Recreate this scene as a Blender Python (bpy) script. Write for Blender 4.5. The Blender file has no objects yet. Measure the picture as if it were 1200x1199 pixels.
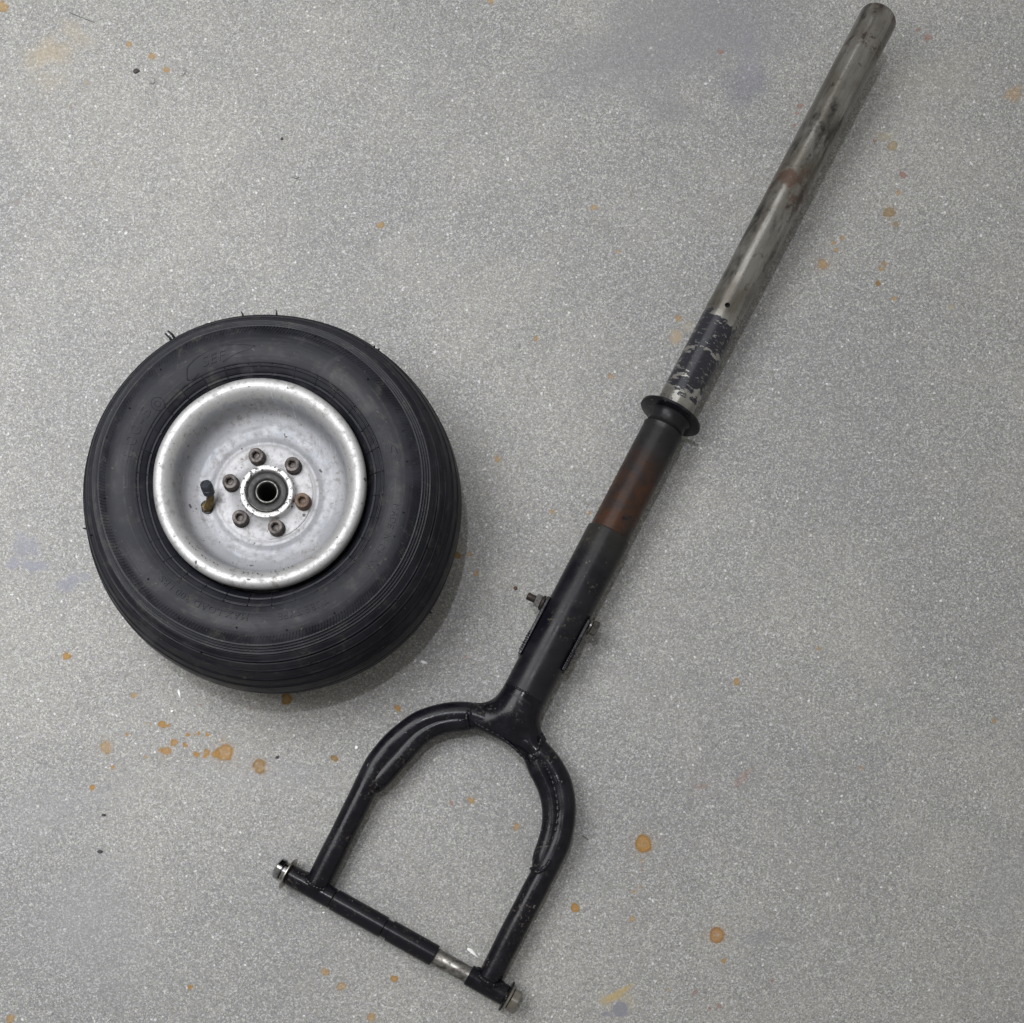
import bpy, bmesh, math, random
import numpy as np
from mathutils import Vector, Matrix

random.seed(7)
rng = np.random.default_rng(11)
SC = bpy.context.scene
COL = SC.collection

# ------------------------------------------------------------------ camera
CAM_H = 0.87            # metres above the floor
FOC = 1250.0            # focal length in photograph pixels (1200 px wide)
TILT = 0.04             # the camera leans slightly away from straight down
NAD = (593.0, 1010.0)   # the point of the photograph straight below the lens
PCY = NAD[1] - FOC * math.tan(TILT)
cd = bpy.data.cameras.new('camera')
cam = bpy.data.objects.new('camera', cd)
COL.objects.link(cam)
cam.location = (0, 0, CAM_H)
cam.rotation_euler = (TILT, 0, 0)
cd.sensor_fit = 'HORIZONTAL'
cd.sensor_width = 36.0
cd.lens = 36.0 * FOC / 1200.0
cd.shift_x = (600.0 - NAD[0]) / 1200.0
cd.shift_y = (PCY - 599.5) / 1200.0
cd.clip_start = 0.01
cd.clip_end = 50
SC.camera = cam

# ------------------------------------------------------------------ room light (overhead lamp, two added soft lamps, dim room)
W = bpy.data.worlds.new('World')
SC.world = W
W.use_nodes = True
bg = W.node_tree.nodes['Background']
bg.inputs['Color'].default_value = (1.0, 0.99, 0.945, 1)
bg.inputs['Strength'].default_value = 0.40


def lamp(name, kind, loc, target, energy, color, **kw):
    d = bpy.data.lights.new(name, kind)
    d.energy = energy
    d.color = color
    for k, v in kw.items():
        setattr(d, k, v)
    o = bpy.data.objects.new(name, d)
    COL.objects.link(o)
    o.location = loc
    o.rotation_euler = (Vector(target) - Vector(loc)).to_track_quat('-Z', 'Y').to_euler()
    return o


lamp('ceiling_lamp', 'POINT', (-0.17, 0.47, 2.5), (0, 0, 0), 58, (0.93, 0.94, 1.0), shadow_soft_size=0.035)
lamp('added_left_light', 'AREA', (-0.56, 0.40, 0.90), (-0.53, 0.39, 0.0), 9.4, (0.98, 0.985, 1.0),  # unseen soft lamp, added to brighten the left of the floor
     shape='RECTANGLE', size=0.6, size_y=0.6)
lamp('added_soft_light', 'AREA', (-0.40, 1.38, 1.95), (0.0, 0.40, 0.0), 10.5, (0.97, 0.985, 1.0),  # unseen large soft lamp, added for the streak along the tubes
     shape='RECTANGLE', size=1.6, size_y=1.6)

SC.view_settings.view_transform = 'Standard'
SC.view_settings.look = 'None'
SC.view_settings.exposure = 0.06
SC.view_settings.gamma = 1.0


# ------------------------------------------------------------------ where a point of the photograph lies on a plane of the real place
def ray(px, py):
    x = (px - NAD[0]) / FOC
    y = (PCY - py) / FOC
    c, s = math.cos(TILT), math.sin(TILT)
    return Vector((x, y * c + s, y * s - c))


def P(px, py, z=0.0):
    d = ray(px, py)
    t = (z - CAM_H) / d.z
    return Vector((0, 0, CAM_H)) + d * t


# ------------------------------------------------------------------ mesh helpers
def link(name, me, mat=None, parent=None, loc=(0, 0, 0), smooth=True):
    o = bpy.data.objects.new(name, me)
    COL.objects.link(o)
    if mat is not None and not me.materials:
        me.materials.append(mat)
    if parent is not None:
        o.parent = parent
    o.location = loc
    if smooth:
        me.shade_smooth()
    return o


def make(name, vf, mat, parent=None, org=(0, 0, 0), smooth=True, uv=None, auto=None):
    v, f = vf[0], vf[1]
    ox, oy, oz = org
    me = bpy.data.meshes.new(name)
    me.from_pydata([(a[0] - ox, a[1] - oy, a[2] - oz) for a in v], [], f)
    if len(vf) > 2 and vf[2] is not None:
        lay = me.uv_layers.new(name='UVMap')
        data = np.array([c for face in vf[2] for c in face], dtype=np.float32).ravel()
        lay.data.foreach_set('uv', data)
    bm = bmesh.new()
    bm.from_mesh(me)
    bmesh.ops.recalc_face_normals(bm, faces=bm.faces)
    bm.to_mesh(me)
    bm.free()
    o = link(name, me, mat, parent, smooth=smooth)
    if auto and smooth:
        me.set_sharp_from_angle(angle=math.radians(auto))
    me.update()
    return o


def merge(*parts):
    V, F = [], []
    for p in parts:
        n = len(V)
        V += list(p[0])
        F += [tuple(i + n for i in f) for f in p[1]]
    return V, F


def lathe(prof, seg=128, c=(0, 0, 0), close=False, wob=None):
    """revolve (r, z) round the vertical through c"""
    V, F = [], []
    n = len(prof)
    for k in range(seg):
        a = 2 * math.pi * k / seg
        ca, sa = math.cos(a), math.sin(a)
        for j, (r, z) in enumerate(prof):
            dr, dz = (0, 0) if wob is None else wob(a, r, z)
            V.append((c[0] + (r + dr) * ca, c[1] + (r + dr) * sa, c[2] + z + dz))
    m = n if close else n - 1
    for k in range(seg):
        k2 = (k + 1) % seg
        for j in range(m):
            j2 = (j + 1) % n
            F.append((k * n + j, k2 * n + j, k2 * n + j2, k * n + j2))
    return V, F


def frames(pts):
    pts = [Vector(p) for p in pts]
    T = []
    for i in range(len(pts)):
        a = pts[max(0, i - 1)]
        b = pts[min(len(pts) - 1, i + 1)]
        T.append((b - a).normalized())
    up = Vector((0, 0, 1))
    out = []
    n = (up - T[0] * up.dot(T[0]))
    if n.length < 1e-3:
        n = Vector((1, 0, 0)) - T[0] * T[0].x
    n.normalize()
    for i, t in enumerate(T):
        n = (n - t * n.dot(t)).normalized()
        out.append((pts[i], t, n, t.cross(n).normalized()))
    return out


def tube(pts, rad, seg=32, caps=True, lump=0.0, sq=None):
    """pipe along pts; UV = (length from the start in m, angle 0..1, 0.5 at the top)"""
    fr = frames(pts)
    if not hasattr(rad, '__len__'):
        rad = [rad] * len(pts)
    V, F, U = [], [], []
    L = [0.0]
    for i in range(1, len(fr)):
        L.append(L[-1] + (fr[i][0] - fr[i - 1][0]).length)
    for i, (p, t, n, b) in enumerate(fr):
        for k in range(seg):
            a = 2 * math.pi * k / seg + math.pi
            r = rad[i] * (1 + (random.uniform(-lump, lump) if lump else 0))
            V.append(tuple(p + n * (math.cos(a) * r) + b * (math.sin(a) * r)))
    for i in range(len(fr) - 1):
        for k in range(seg):
            k2 = (k + 1) % seg
            F.append((i * seg + k, i * seg + k2, (i + 1) * seg + k2, (i + 1) * seg + k))
            U.append([(L[i], k / seg), (L[i], (k + 1) / seg), (L[i + 1], (k + 1) / seg), (L[i + 1], k / seg)])
    if caps:
        F.append(tuple(range(seg - 1, -1, -1)))
        U.append([(0, 0.5)] * seg)
        F.append(tuple((len(fr) - 1) * seg + k for k in range(seg)))
        U.append([(L[-1], 0.5)] * seg)
    return V, F, U


def spline(pts, n=8):
    """Catmull-Rom through pts"""
    pts = [Vector(p) for p in pts]
    out = []
    q = [pts[0] * 2 - pts[1]] + pts + [pts[-1] * 2 - pts[-2]]
    for i in range(1, len(q) - 2):
        p0, p1, p2, p3 = q[i - 1:i + 3]
        for k in range(n):
            t = k / n
            out.append(0.5 * ((2 * p1) + (p2 - p0) * t + (2 * p0 - 5 * p1 + 4 * p2 - p3) * t * t
                              + (3 * p1 - p0 - 3 * p2 + p3) * t ** 3))
    out.append(pts[-1])
    return out


def ringsolid(o, ax, prof, seg=48, up=Vector((0, 0, 1)), sides=None, phase=0.0):
    """revolve (s, r) along direction ax from o; sides=6 gives a hexagon wherever r is wrapped as a third value 1"""
    ax = Vector(ax).normalized()
    n = (up - ax * up.dot(ax)).normalized()
    b = ax.cross(n)
    o = Vector(o)
    V, F, U = [], [], []
    for i, pr in enumerate(prof):
        s, r = pr[0], pr[1]
        hx = len(pr) > 2 and pr[2]
        for k in range(seg):
            a = 2 * math.pi * k / seg + math.pi
            rr = r
            if hx:
                q = (a + phase) % (math.pi / 3) - math.pi / 6
                rr = min(r / math.cos(q), hx)
            V.append(tuple(o + ax * s + n * (math.cos(a) * rr) + b * (math.sin(a) * rr)))
    for i in range(len(prof) - 1):
        for k in range(seg):
            k2 = (k + 1) % seg
            F.append((i * seg + k, i * seg + k2, (i + 1) * seg + k2, (i + 1) * seg + k))
            s0, s1 = prof[i][0], prof[i + 1][0]
            U.append([(s0, k / seg), (s0, (k + 1) / seg), (s1, (k + 1) / seg), (s1, k / seg)])
    return V, F, U


def box(o, ax, ay, az, lx, ly, lz, bev=0.0):
    """box centred on o with half sizes lx ly lz"""
    o, ax, ay, az = Vector(o), Vector(ax), Vector(ay), Vector(az)
    bm = bmesh.new()
    vs = [bm.verts.new(o + ax * (sx * lx) + ay * (sy * ly) + az * (sz * lz))
          for sx in (-1, 1) for sy in (-1, 1) for sz in (-1, 1)]
    for f in ((0, 1, 3, 2), (4, 6, 7, 5), (0, 4, 5, 1), (2, 3, 7, 6), (0, 2, 6, 4), (1, 5, 7, 3)):
        bm.faces.new([vs[i] for i in f])
    if bev:
        bmesh.ops.bevel(bm, geom=list(bm.edges), offset=bev, segments=2, affect='EDGES', profile=0.5)
    bm.verts.index_update()
    V = [tuple(v.co) for v in bm.verts]
    F = [tuple(v.index for v in f.verts) for f in bm.faces]
    bm.free()
    return V, F


def empty(name, loc, label, cat, group=None):
    o = bpy.data.objects.new(name, None)
    COL.objects.link(o)
    o.empty_display_size = 0.02
    o.location = loc
    o['label'] = label
    o['category'] = cat
    if group:
        o['group'] = group
    return o


# ------------------------------------------------------------------ node helpers
class NT:
    def __init__(self, name):
        self.m = bpy.data.materials.new(name)
        self.m.use_nodes = True
        self.t = self.m.node_tree
        self.b = self.t.nodes['Principled BSDF']

    def n(self, typ, **kw):
        nd = self.t.nodes.new(typ)
        for k, v in kw.items():
            if k.startswith('i_'):
                key = k[2:]
                key = int(key) if key.isdigit() else key.replace('_', ' ')
                self.put(nd.inputs[key], v)
            else:
                setattr(nd, k, v)
        return nd

    def put(self, sock, v):
        if hasattr(v, 'is_output') or isinstance(v, bpy.types.NodeSocket):
            self.t.links.new(v, sock)
        elif isinstance(v, (tuple, list)) and sock.type == 'RGBA' and len(v) == 3:
            sock.default_value = (*v, 1)
        else:
            sock.default_value = v

    def noise(self, scale, detail=3, rough=0.55, vec=None, dist=0.0):
        nd = self.n('ShaderNodeTexNoise')
        nd.inputs['Scale'].default_value = scale
        nd.inputs['Detail'].default_value = detail
        nd.inputs['Roughness'].default_value = rough
        nd.inputs['Distortion'].default_value = dist
        if vec is not None:
            self.t.links.new(vec, nd.inputs['Vector'])
        return nd.outputs['Fac']

    def vor(self, scale, vec=None, feature='F1', out='Distance'):
        nd = self.n('ShaderNodeTexVoronoi', feature=feature)
        nd.inputs['Scale'].default_value = scale
        if vec is not None:
            self.t.links.new(vec, nd.inputs['Vector'])
        return nd.outputs[out]

    def ramp(self, fac, a, b, lo=0.0, hi=1.0):
        nd = self.n('ShaderNodeMapRange', interpolation_type='SMOOTHSTEP')
        self.put(nd.inputs['Value'], fac)
        self.put(nd.inputs['From Min'], a)
        self.put(nd.inputs['From Max'], b)
        self.put(nd.inputs['To Min'], lo)
        self.put(nd.inputs['To Max'], hi)
        return nd.outputs['Result']

    def math(self, op, a, b=0.0, clamp=False):
        nd = self.n('ShaderNodeMath', operation=op, use_clamp=clamp)
        self.put(nd.inputs[0], a)
        self.put(nd.inputs[1], b)
        return nd.outputs[0]

    def mix(self, fac, a, b, mode='MIX'):
        nd = self.n('ShaderNodeMix', data_type='RGBA', blend_type=mode)
        self.put(nd.inputs[0], fac)
        self.put(nd.inputs[6], a)
        self.put(nd.inputs[7], b)
        return nd.outputs[2]

    def obj(self, scale=None):
        o = self.n('ShaderNodeTexCoord').outputs['Object']
        if scale is None:
            return o
        mp = self.n('ShaderNodeMapping')
        mp.inputs['Scale'].default_value = scale
        self.t.links.new(o, mp.inputs['Vector'])
        return mp.outputs['Vector']

    def uv(self, scale=(1, 1, 1)):
        o = self.n('ShaderNodeTexCoord').outputs['UV']
        mp = self.n('ShaderNodeMapping')
        mp.inputs['Scale'].default_value = scale
        self.t.links.new(o, mp.inputs['Vector'])
        return o, mp.outputs['Vector']

    def set(self, **kw):
        for k, v in kw.items():
            self.put(self.b.inputs[k.replace('_', ' ')], v)
        return self

    def bump(self, h, strength=0.3, dist=0.001):
        nd = self.n('ShaderNodeBump')
        nd.inputs['Strength'].default_value = strength
        nd.inputs['Distance'].default_value = dist
        self.t.links.new(h, nd.inputs['Height'])
        self.t.links.new(nd.outputs['Normal'], self.b.inputs['Normal'])
        return self


# ---- concrete floor
def mat_concrete():
    k = NT('painted_concrete')
    c = k.obj()
    big = k.noise(4.0, 4, 0.6, c)
    mid = k.noise(18, 3, 0.5, c)
    g1 = k.noise(800, 2, 0.7, c)
    g2 = k.noise(1300, 1, 0.5, c)
    cell = k.vor(520, c)
    base = k.mix(k.ramp(big, 0.36, 0.64), (0.227, 0.224, 0.221), (0.276, 0.271, 0.256))
    base = k.mix(k.ramp(mid, 0.35, 0.7, 0, 0.35), base, (0.226, 0.226, 0.228))
    c1 = k.n('ShaderNodeSeparateColor', i_0=k.vor(900, c, out='Color')).outputs[0]
    c2 = k.n('ShaderNodeSeparateColor', i_0=k.vor(1450, c, out='Color')).outputs[1]
    gr = k.math('ADD', k.math('MULTIPLY', c1, 0.62), k.math('MULTIPLY', c2, 0.38))
    amp = k.ramp(k.noise(9, 3, 0.6, c), 0.36, 0.64, 0.62, 0.70)
    base = k.mix(k.math('MULTIPLY', k.ramp(gr, 0.08, 0.46, 0.80, 0.0), amp), base, (0.085, 0.086, 0.090))
    base = k.mix(k.math('MULTIPLY', k.ramp(gr, 0.54, 0.95, 0.0, 0.88), amp), base, (0.58, 0.58, 0.57))
    tn = k.noise(230, 2, 0.6, c)
    base = k.mix(k.ramp(tn, 0.36, 0.64), k.mix(0.5, base, (0.985, 0.985, 1.025), 'MULTIPLY'), k.mix(0.5, base, (1.02, 1.02, 0.95), 'MULTIPLY'))
    glint = k.ramp(k.n('ShaderNodeSeparateColor', i_0=k.vor(700, k.obj((1, 1, 0)), out='Color')).outputs[2], 0.9955, 0.998, 0.0, 0.5)  # sparkle of single grains, painted as pale base colour
    base = k.mix(glint, base, (0.80, 0.80, 0.80))
    at = k.n('ShaderNodeAttribute', attribute_name='stain')
    al = k.math('MULTIPLY', at.outputs['Alpha'], k.ramp(g1, 0.25, 0.55, 0.72, 1.0))
    base = k.mix(al, base, at.outputs['Color'])
    k.set(Base_Color=base, Roughness=k.ramp(g1, 0.3, 0.7, 0.42, 0.72), Specular_IOR_Level=0.20)
    h = k.math('ADD', g1, k.math('MULTIPLY', cell, 0.5))
    k.bump(h, 0.55, 0.0009)
    return k.m


# ---- tyre rubber
def mat_rubber():
    k = NT('tyre_rubber')
    c = k.obj()
    sp = k.n('ShaderNodeSeparateXYZ')
    k.t.links.new(c, sp.inputs[0])
    rad = k.math('SQRT', k.math('ADD', k.math('MULTIPLY', sp.outputs[0], sp.outputs[0]), k.math('MULTIPLY', sp.outputs[1], sp.outputs[1])))
    cv = k.n('ShaderNodeCombineXYZ', i_0=rad, i_1=k.math('MULTIPLY', sp.outputs[0], 0.03), i_2=sp.outputs[2])
    rings = k.noise(420, 4, 0.7, cv.outputs[0])
    d1 = k.noise(24, 5, 0.68, c, 0.8)
    d2 = k.noise(260, 3, 0.6, c)
    d3 = k.noise(75, 4, 0.7, c, 0.5)
    base = k.mix(k.ramp(d1, 0.36, 0.68), (0.0052, 0.0056, 0.0088), (0.0135, 0.0140, 0.0190))
    base = k.mix(k.math('MULTIPLY', k.ramp(rings, 0.50, 0.70), k.ramp(d3, 0.38, 0.62, 0.1, 0.75)), base, (0.036, 0.035, 0.036))
    base = k.mix(k.math('MULTIPLY', k.ramp(d3, 0.54, 0.70, 0, 0.55), k.ramp(d2, 0.4, 0.6, 0.3, 1.0)), base, (0.050, 0.047, 0.041))
    base = k.mix(k.ramp(k.noise(15, 4, 0.7, c, 0.6), 0.58, 0.72, 0, 0.45), base, (0.040, 0.040, 0.044))
    base = k.mix(k.ramp(k.noise(330, 2, 0.6, c), 0.70, 0.76, 0, 0.7), base, (0.085, 0.078, 0.062))
    k.set(Base_Color=base, Roughness=k.ramp(d1, 0.3, 0.7, 0.36, 0.60), Specular_IOR_Level=0.19)
    k.bump(k.math('ADD', d2, k.math('MULTIPLY', rings, 1.5)), 0.14, 0.0006)
    return k.m


# ---- silver paint of the rim
def mat_rim():
    k = NT('worn_silver_paint')
    c = k.obj()
    sp = k.n('ShaderNodeSeparateXYZ')
    k.t.links.new(c, sp.inputs[0])
    rad = k.math('SQRT', k.math('ADD', k.math('MULTIPLY', sp.outputs[0], sp.outputs[0]), k.math('MULTIPLY', sp.outputs[1], sp.outputs[1])))
    big = k.noise(30, 4, 0.6, c)
    sm = k.noise(210, 5, 0.72, c)
    radw = k.math('ADD', rad, k.math('MULTIPLY', k.math('SUBTRACT', k.noise(120, 4, 0.6, c), 0.5), 0.006))
    lip = k.ramp(radw, 0.0632, 0.0655)                       # paint rubbed off the lip
    plate = k.math('MULTIPLY', k.ramp(radw, 0.0400, 0.0365), 0.6)
    base = k.mix(k.ramp(big, 0.35, 0.65), (0.225, 0.230, 0.248), (0.280, 0.282, 0.295))
    base = k.mix(plate, base, (0.36, 0.356, 0.36))
    base = k.mix(lip, base, (0.345, 0.343, 0.343))
    base = k.mix(k.ramp(sm, 0.50, 0.70, 0, 0.55), base, (0.155, 0.150, 0.146))
    base = k.mix(k.math('MULTIPLY', k.ramp(k.noise(60, 4, 0.7, c), 0.52, 0.66), k.ramp(sm, 0.42, 0.58, 0.0, 0.6)), base, (0.125, 0.112, 0.10))
    base = k.mix(k.ramp(k.noise(150, 2, 0.5, c), 0.715, 0.745, 0, 0.9), base, (0.04, 0.036, 0.036))
    base = k.mix(k.ramp(k.noise(480, 2, 0.6, c), 0.66, 0.72, 0, 0.7), base, (0.11, 0.10, 0.09))
    scr = k.noise(1.0, 3, 0.5, k.obj((900, 60, 60)), 0.3)
    base = k.mix(k.ramp(scr, 0.66, 0.72, 0, 0.35), base, (0.55, 0.55, 0.55))
    k.set(Base_Color=base, Metallic=k.math('ADD', k.math('MULTIPLY', lip, 0.30), 0.18), Roughness=k.ramp(sm, 0.3, 0.7, 0.38, 0.58), Specular_IOR_Level=0.3)
    k.bump(k.math('ADD', sm, k.math('MULTIPLY', k.noise(700, 2, 0.6, c), 0.4)), 0.16, 0.0005)
    return k.m


def mat_hub():
    k = NT('chipped_white_metal')
    c = k.obj()
    chip = k.noise(420, 3, 0.6, c)
    base = k.mix(k.ramp(chip, 0.56, 0.61), (0.50, 0.495, 0.49), (0.05, 0.045, 0.045))
    k.set(Base_Color=base, Metallic=0.35, Roughness=0.42)
    k.bump(chip, 0.25, 0.0005)
    return k.m


def simple(name, col, metal=0.0, rough=0.5, nscale=200, var=0.35, dark=None, spec=0.5, bump=0.1):
    k = NT(name)
    c = k.obj()
    n = k.noise(nscale, 4, 0.65, c)
    dk = dark or tuple(v * 0.45 for v in col)
    base = k.mix(k.ramp(n, 0.5 - var * 0.4, 0.5 + var * 0.5), col, dk)
    k.set(Base_Color=base, Metallic=metal, Roughness=k.ramp(n, 0.3, 0.7, rough * 0.8, min(1, rough * 1.3)),
          Specular_IOR_Level=spec)
    if bump:
        k.bump(n, bump, 0.0005)
    return k.m


# ---- satin black paint of the fork, dusty and scuffed
def mat_black():
    k = NT('satin_black_paint')
    c = k.obj()
    n1 = k.noise(60, 5, 0.65, c, 0.4)
    n2 = k.noise(420, 3, 0.65, c)
    base = k.mix(k.ramp(n1, 0.36, 0.7), (0.0040, 0.0040, 0.0062), (0.0090, 0.0090, 0.0122))
    dirt = k.math('MULTIPLY', k.ramp(n2, 0.54, 0.68), k.ramp(k.noise(34, 3, 0.6, c), 0.5, 0.66))
    base = k.mix(k.math('MULTIPLY', dirt, 0.5), base, (0.13, 0.11, 0.082))
    chips = k.ramp(k.noise(230, 2, 0.5, c), 0.725, 0.755, 0, 0.35)
    base = k.mix(chips, base, (0.30, 0.29, 0.27))
    k.set(Base_Color=base, Roughness=k.ramp(n1, 0.3, 0.7, 0.15, 0.30), Specular_IOR_Level=0.18)
    k.bump(k.math('ADD', n2, k.math('MULTIPLY', n1, 2.0)), 0.10, 0.0008)
    return k.m


M_FLOOR = mat_concrete()
M_RUB = mat_rubber()
M_RIM = mat_rim()
M_HUB = mat_hub()
M_BLK = mat_black()
M_SEAL = simple('bearing_seal', (0.010, 0.010, 0.011), 0.0, 0.45, 300, dark=(0.024, 0.022, 0.021), spec=0.3)
M_RACE = simple('bearing_steel', (0.17, 0.17, 0.16), 0.8, 0.38, 300)
M_BOLT = simple('grimy_bolt_steel', (0.082, 0.070, 0.066), 0.4, 0.5, 260, dark=(0.030, 0.024, 0.021))
M_RBOLT = simple('rusty_bolt_steel', (0.10, 0.062, 0.038), 0.3, 0.6, 260, dark=(0.08, 0.06, 0.05))
M_DARK = simple('grime_and_recess_shade', (0.012, 0.011, 0.011), 0.0, 0.7, 200)  # grime marks and valve seat; also painted shade in the bore and tube hole
M_BRASS = simple('tarnished_brass', (0.16, 0.115, 0.05), 0.75, 0.42, 400)
M_CAP = simple('valve_cap_plastic', (0.024, 0.029, 0.037), 0.0, 0.42, 300)
M_CHROME = simple('bright_nut_steel', (0.34, 0.34, 0.35), 1.0, 0.14, 260, dark=(0.16, 0.155, 0.15), bump=0.04)
M_ZINC = simple('dull_zinc_steel', (0.27, 0.26, 0.235), 0.9, 0.32, 260, dark=(0.20, 0.18, 0.15))
M_DKZ = simple('dark_zinc_steel', (0.15, 0.145, 0.135), 0.9, 0.24, 260, dark=(0.06, 0.055, 0.05))
M_WASH = simple('washer_steel', (0.42, 0.405, 0.38), 0.95, 0.28, 300, dark=(0.26, 0.24, 0.21))
M_AXLE = simple('worn_axle_steel', (0.25, 0.24, 0.225), 0.9, 0.38, 220, dark=(0.07, 0.065, 0.06))
M_RUST = simple('rusty_thread_steel', (0.032, 0.020, 0.017), 0.4, 0.5, 400, dark=(0.014, 0.010, 0.009))
M_WHITE = simple('white_chip', (0.80, 0.80, 0.79), 0.0, 0.5, 300, dark=(0.66, 0.66, 0.64))
M_GRIT = simple('dark_grit', (0.05, 0.04, 0.042), 0.0, 0.7, 500)
M_FIBRE = simple('dark_fibre', (0.15, 0.14, 0.13), 0.0, 0.7, 500)
M_CRUMB = simple('rust_crumb', (0.13, 0.06, 0.03), 0.0, 0.8, 500)

# ================================================================== FLOOR
def build_floor():
    step = 0.0011
    x0, x1, y0, y1 = -0.47, 0.50, -0.17, 0.80
    nx = int((x1 - x0) / step) + 1
    ny = int((y1 - y0) / step) + 1
    far = np.array([-1.6, -1.0, -0.7, -0.55])
    xs = np.concatenate([far - 0.4, np.linspace(x0, x1, nx), -far + 0.4])
    ys = np.concatenate([far - 0.2, np.linspace(y0, y1, ny), -far + 0.7])
    X, Y = np.meshgrid(xs, ys)
    NX, NY = len(xs), len(ys)
    co = np.zeros((NX * NY, 3), np.float32)
    co[:, 0] = X.ravel()
    co[:, 1] = Y.ravel()
    idx = np.arange(NX * NY).reshape(NY, NX)
    q = np.stack([idx[:-1, :-1], idx[:-1, 1:], idx[1:, 1:], idx[1:, :-1]], -1).reshape(-1, 4).astype(np.int32)
    me = bpy.data.meshes.new('floor')
    me.vertices.add(len(co))
    me.vertices.foreach_set('co', co.ravel())
    me.loops.add(q.size)
    me.loops.foreach_set('vertex_index', q.ravel())
    me.polygons.add(len(q))
    me.polygons.foreach_set('loop_start', np.arange(0, q.size, 4, dtype=np.int32))
    me.polygons.foreach_set('loop_total', np.full(len(q), 4, np.int32))
    me.update(calc_edges=True)

    # every spill, rust drop and scuff of the floor, each with its own outline
    rgba = np.zeros((NY, NX, 4), np.float32)
    rgba[..., :3] = 0.3

    def spot(px, py, rx, ry=None, col=(0.3, 0.15, 0.03), a=0.9, rot=0.0, soft=0.25, rag=0.12, ring=0.0):
        p = P(px, py)
        s = CAM_H / FOC
        ry_ = (ry or rx) * s
        rx_ = rx * s
        R = max(rx_, ry_) * 1.7 + 0.004
        i0, i1 = np.searchsorted(xs, [p.x - R, p.x + R])
        j0, j1 = np.searchsorted(ys, [p.y - R, p.y + R])
        if i1 <= i0 or j1 <= j0:
            return
        dx = X[j0:j1, i0:i1] - p.x
        dy = Y[j0:j1, i0:i1] - p.y
        c, sn = math.cos(rot), math.sin(rot)
        u = (dx * c + dy * sn) / rx_
        v = (-dx * sn + dy * c) / ry_
        th = np.arctan2(v, u)
        ph = rng.uniform(0, 6.28, 6)
        edge = 1 + rag * (np.sin(2 * th + ph[0]) * .6 + np.sin(3 * th + ph[1]) * .5 + np.sin(5 * th + ph[2]) * .35
                          + np.sin(9 * th + ph[3]) * .2)
        d = np.sqrt(u * u + v * v) / edge
        sf = max(soft, 0.0009 / max(rx_, 1e-5) * 0.55)
        m = np.clip((1 + sf - d) / (2 * sf), 0, 1)
        m = m * m * (3 - 2 * m) * a
        if ring:
            m = m * (1 - ring * np.clip(1.0 - d * 1.25, 0, 1))
            dark = np.clip(1 - np.abs(d - 0.9) / 0.2, 0, 1)
        sl = rgba[j0:j1, i0:i1]
        A = sl[..., 3]
        na = m + A * (1 - m)
        w = np.where(na > 1e-6, m / np.maximum(na, 1e-6), 0)[..., None]
        colr = np.array(col, np.float32)
        cc = colr if not ring else colr * (1 - 0.42 * dark[..., None])
        sl[..., :3] = sl[..., :3] * (1 - w) + cc * w
        sl[..., 3] = na

    O = (0.31, 0.150, 0.008)      # strong orange rust
    D = (0.22, 0.112, 0.008)       # darker
    T = (0.31, 0.185, 0.048)       # pale tan
    Bg = (0.34, 0.27, 0.185)      # faint beige
    Rd = (0.24, 0.12, 0.085)      # reddish
    Bl = (0.205, 0.21, 0.25)      # bluish grey
    # broad discolourations
    spot(790, 40, 120, 66, (0.185, 0.187, 0.20), 0.62, 0.2, 0.6, 0.25)
    spot(872, 100, 26, 24, (0.15, 0.155, 0.185), 0.5, 0, 0.6)
    spot(785, 128, 30, 16, (0.18, 0.182, 0.19), 0.5, 0, 0.6)
    spot(880, 70, 14, 30, (0.20, 0.20, 0.235), 0.35, 0.1, 0.7)
    spot(58, 62, 22, 16, (0.35, 0.29, 0.20), 0.55, 0.4, 0.8, 0.3)
    spot(88, 38, 20, 9, (0.36, 0.31, 0.23), 0.4, -0.5, 0.8, 0.3)
    spot(60, 95, 22, 10, (0.33, 0.29, 0.22), 0.3, 0.3, 0.8, 0.3)
    spot(30, 640, 13, 16, Bl, 0.6, 0.3, 0.5, 0.3)
    spot(40, 663, 14, 7, Bl, 0.7, -0.2, 0.4, 0.3)
    spot(15, 661, 8, 6, Bl, 0.75, 0, 0.4, 0.3)
    spot(80, 684, 12, 9, Bl, 0.65, 0.2, 0.4, 0.3)
    spot(98, 677, 8, 5, Bl, 0.55, 0.2, 0.4, 0.3)
    spot(888, 1099, 17, 8, (0.19, 0.19, 0.21), 0.5, 0.1, 0.8, 0.2)
    spot(60, 950, 60, 30, (0.25, 0.25, 0.27), 0.3, 0.3, 0.9, 0.3)
    spot(300, 905, 60, 20, (0.26, 0.26, 0.275), 0.3, 0.0, 0.9, 0.3)
    spot(110, 1080, 50, 80, (0.26, 0.262, 0.275), 0.35, 0.3, 0.9, 0.3)
    spot(1100, 90, 50, 20, (0.30, 0.28, 0.22), 0.3, 0.3, 0.9, 0.3)
    spot(1188, 110, 12, 7, T, 0.45, 0.4, 0.5, 0.3)
    spot(870, 912, 14, 4, Rd, 0.35, 0.7, 0.6, 0.3)
    spot(822, 922, 10, 3, Rd, 0.30, 0.2, 0.6, 0.3)
    spot(1180, 1040, 30, 60, (0.25, 0.25, 0.265), 0.3, 0.0, 0.9, 0.3)
    spot(722, 1166, 17, 5, (0.37, 0.27, 0.10), 0.75, 0.55, 0.4, 0.25)
    spot(733, 1175, 12, 12, (0.33, 0.29, 0.2), 0.4, 0.5, 0.5, 0.25)
    spot(708, 1172, 6, 9, (0.32, 0.28, 0.2), 0.45, 0.3, 0.5, 0.3)
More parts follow.
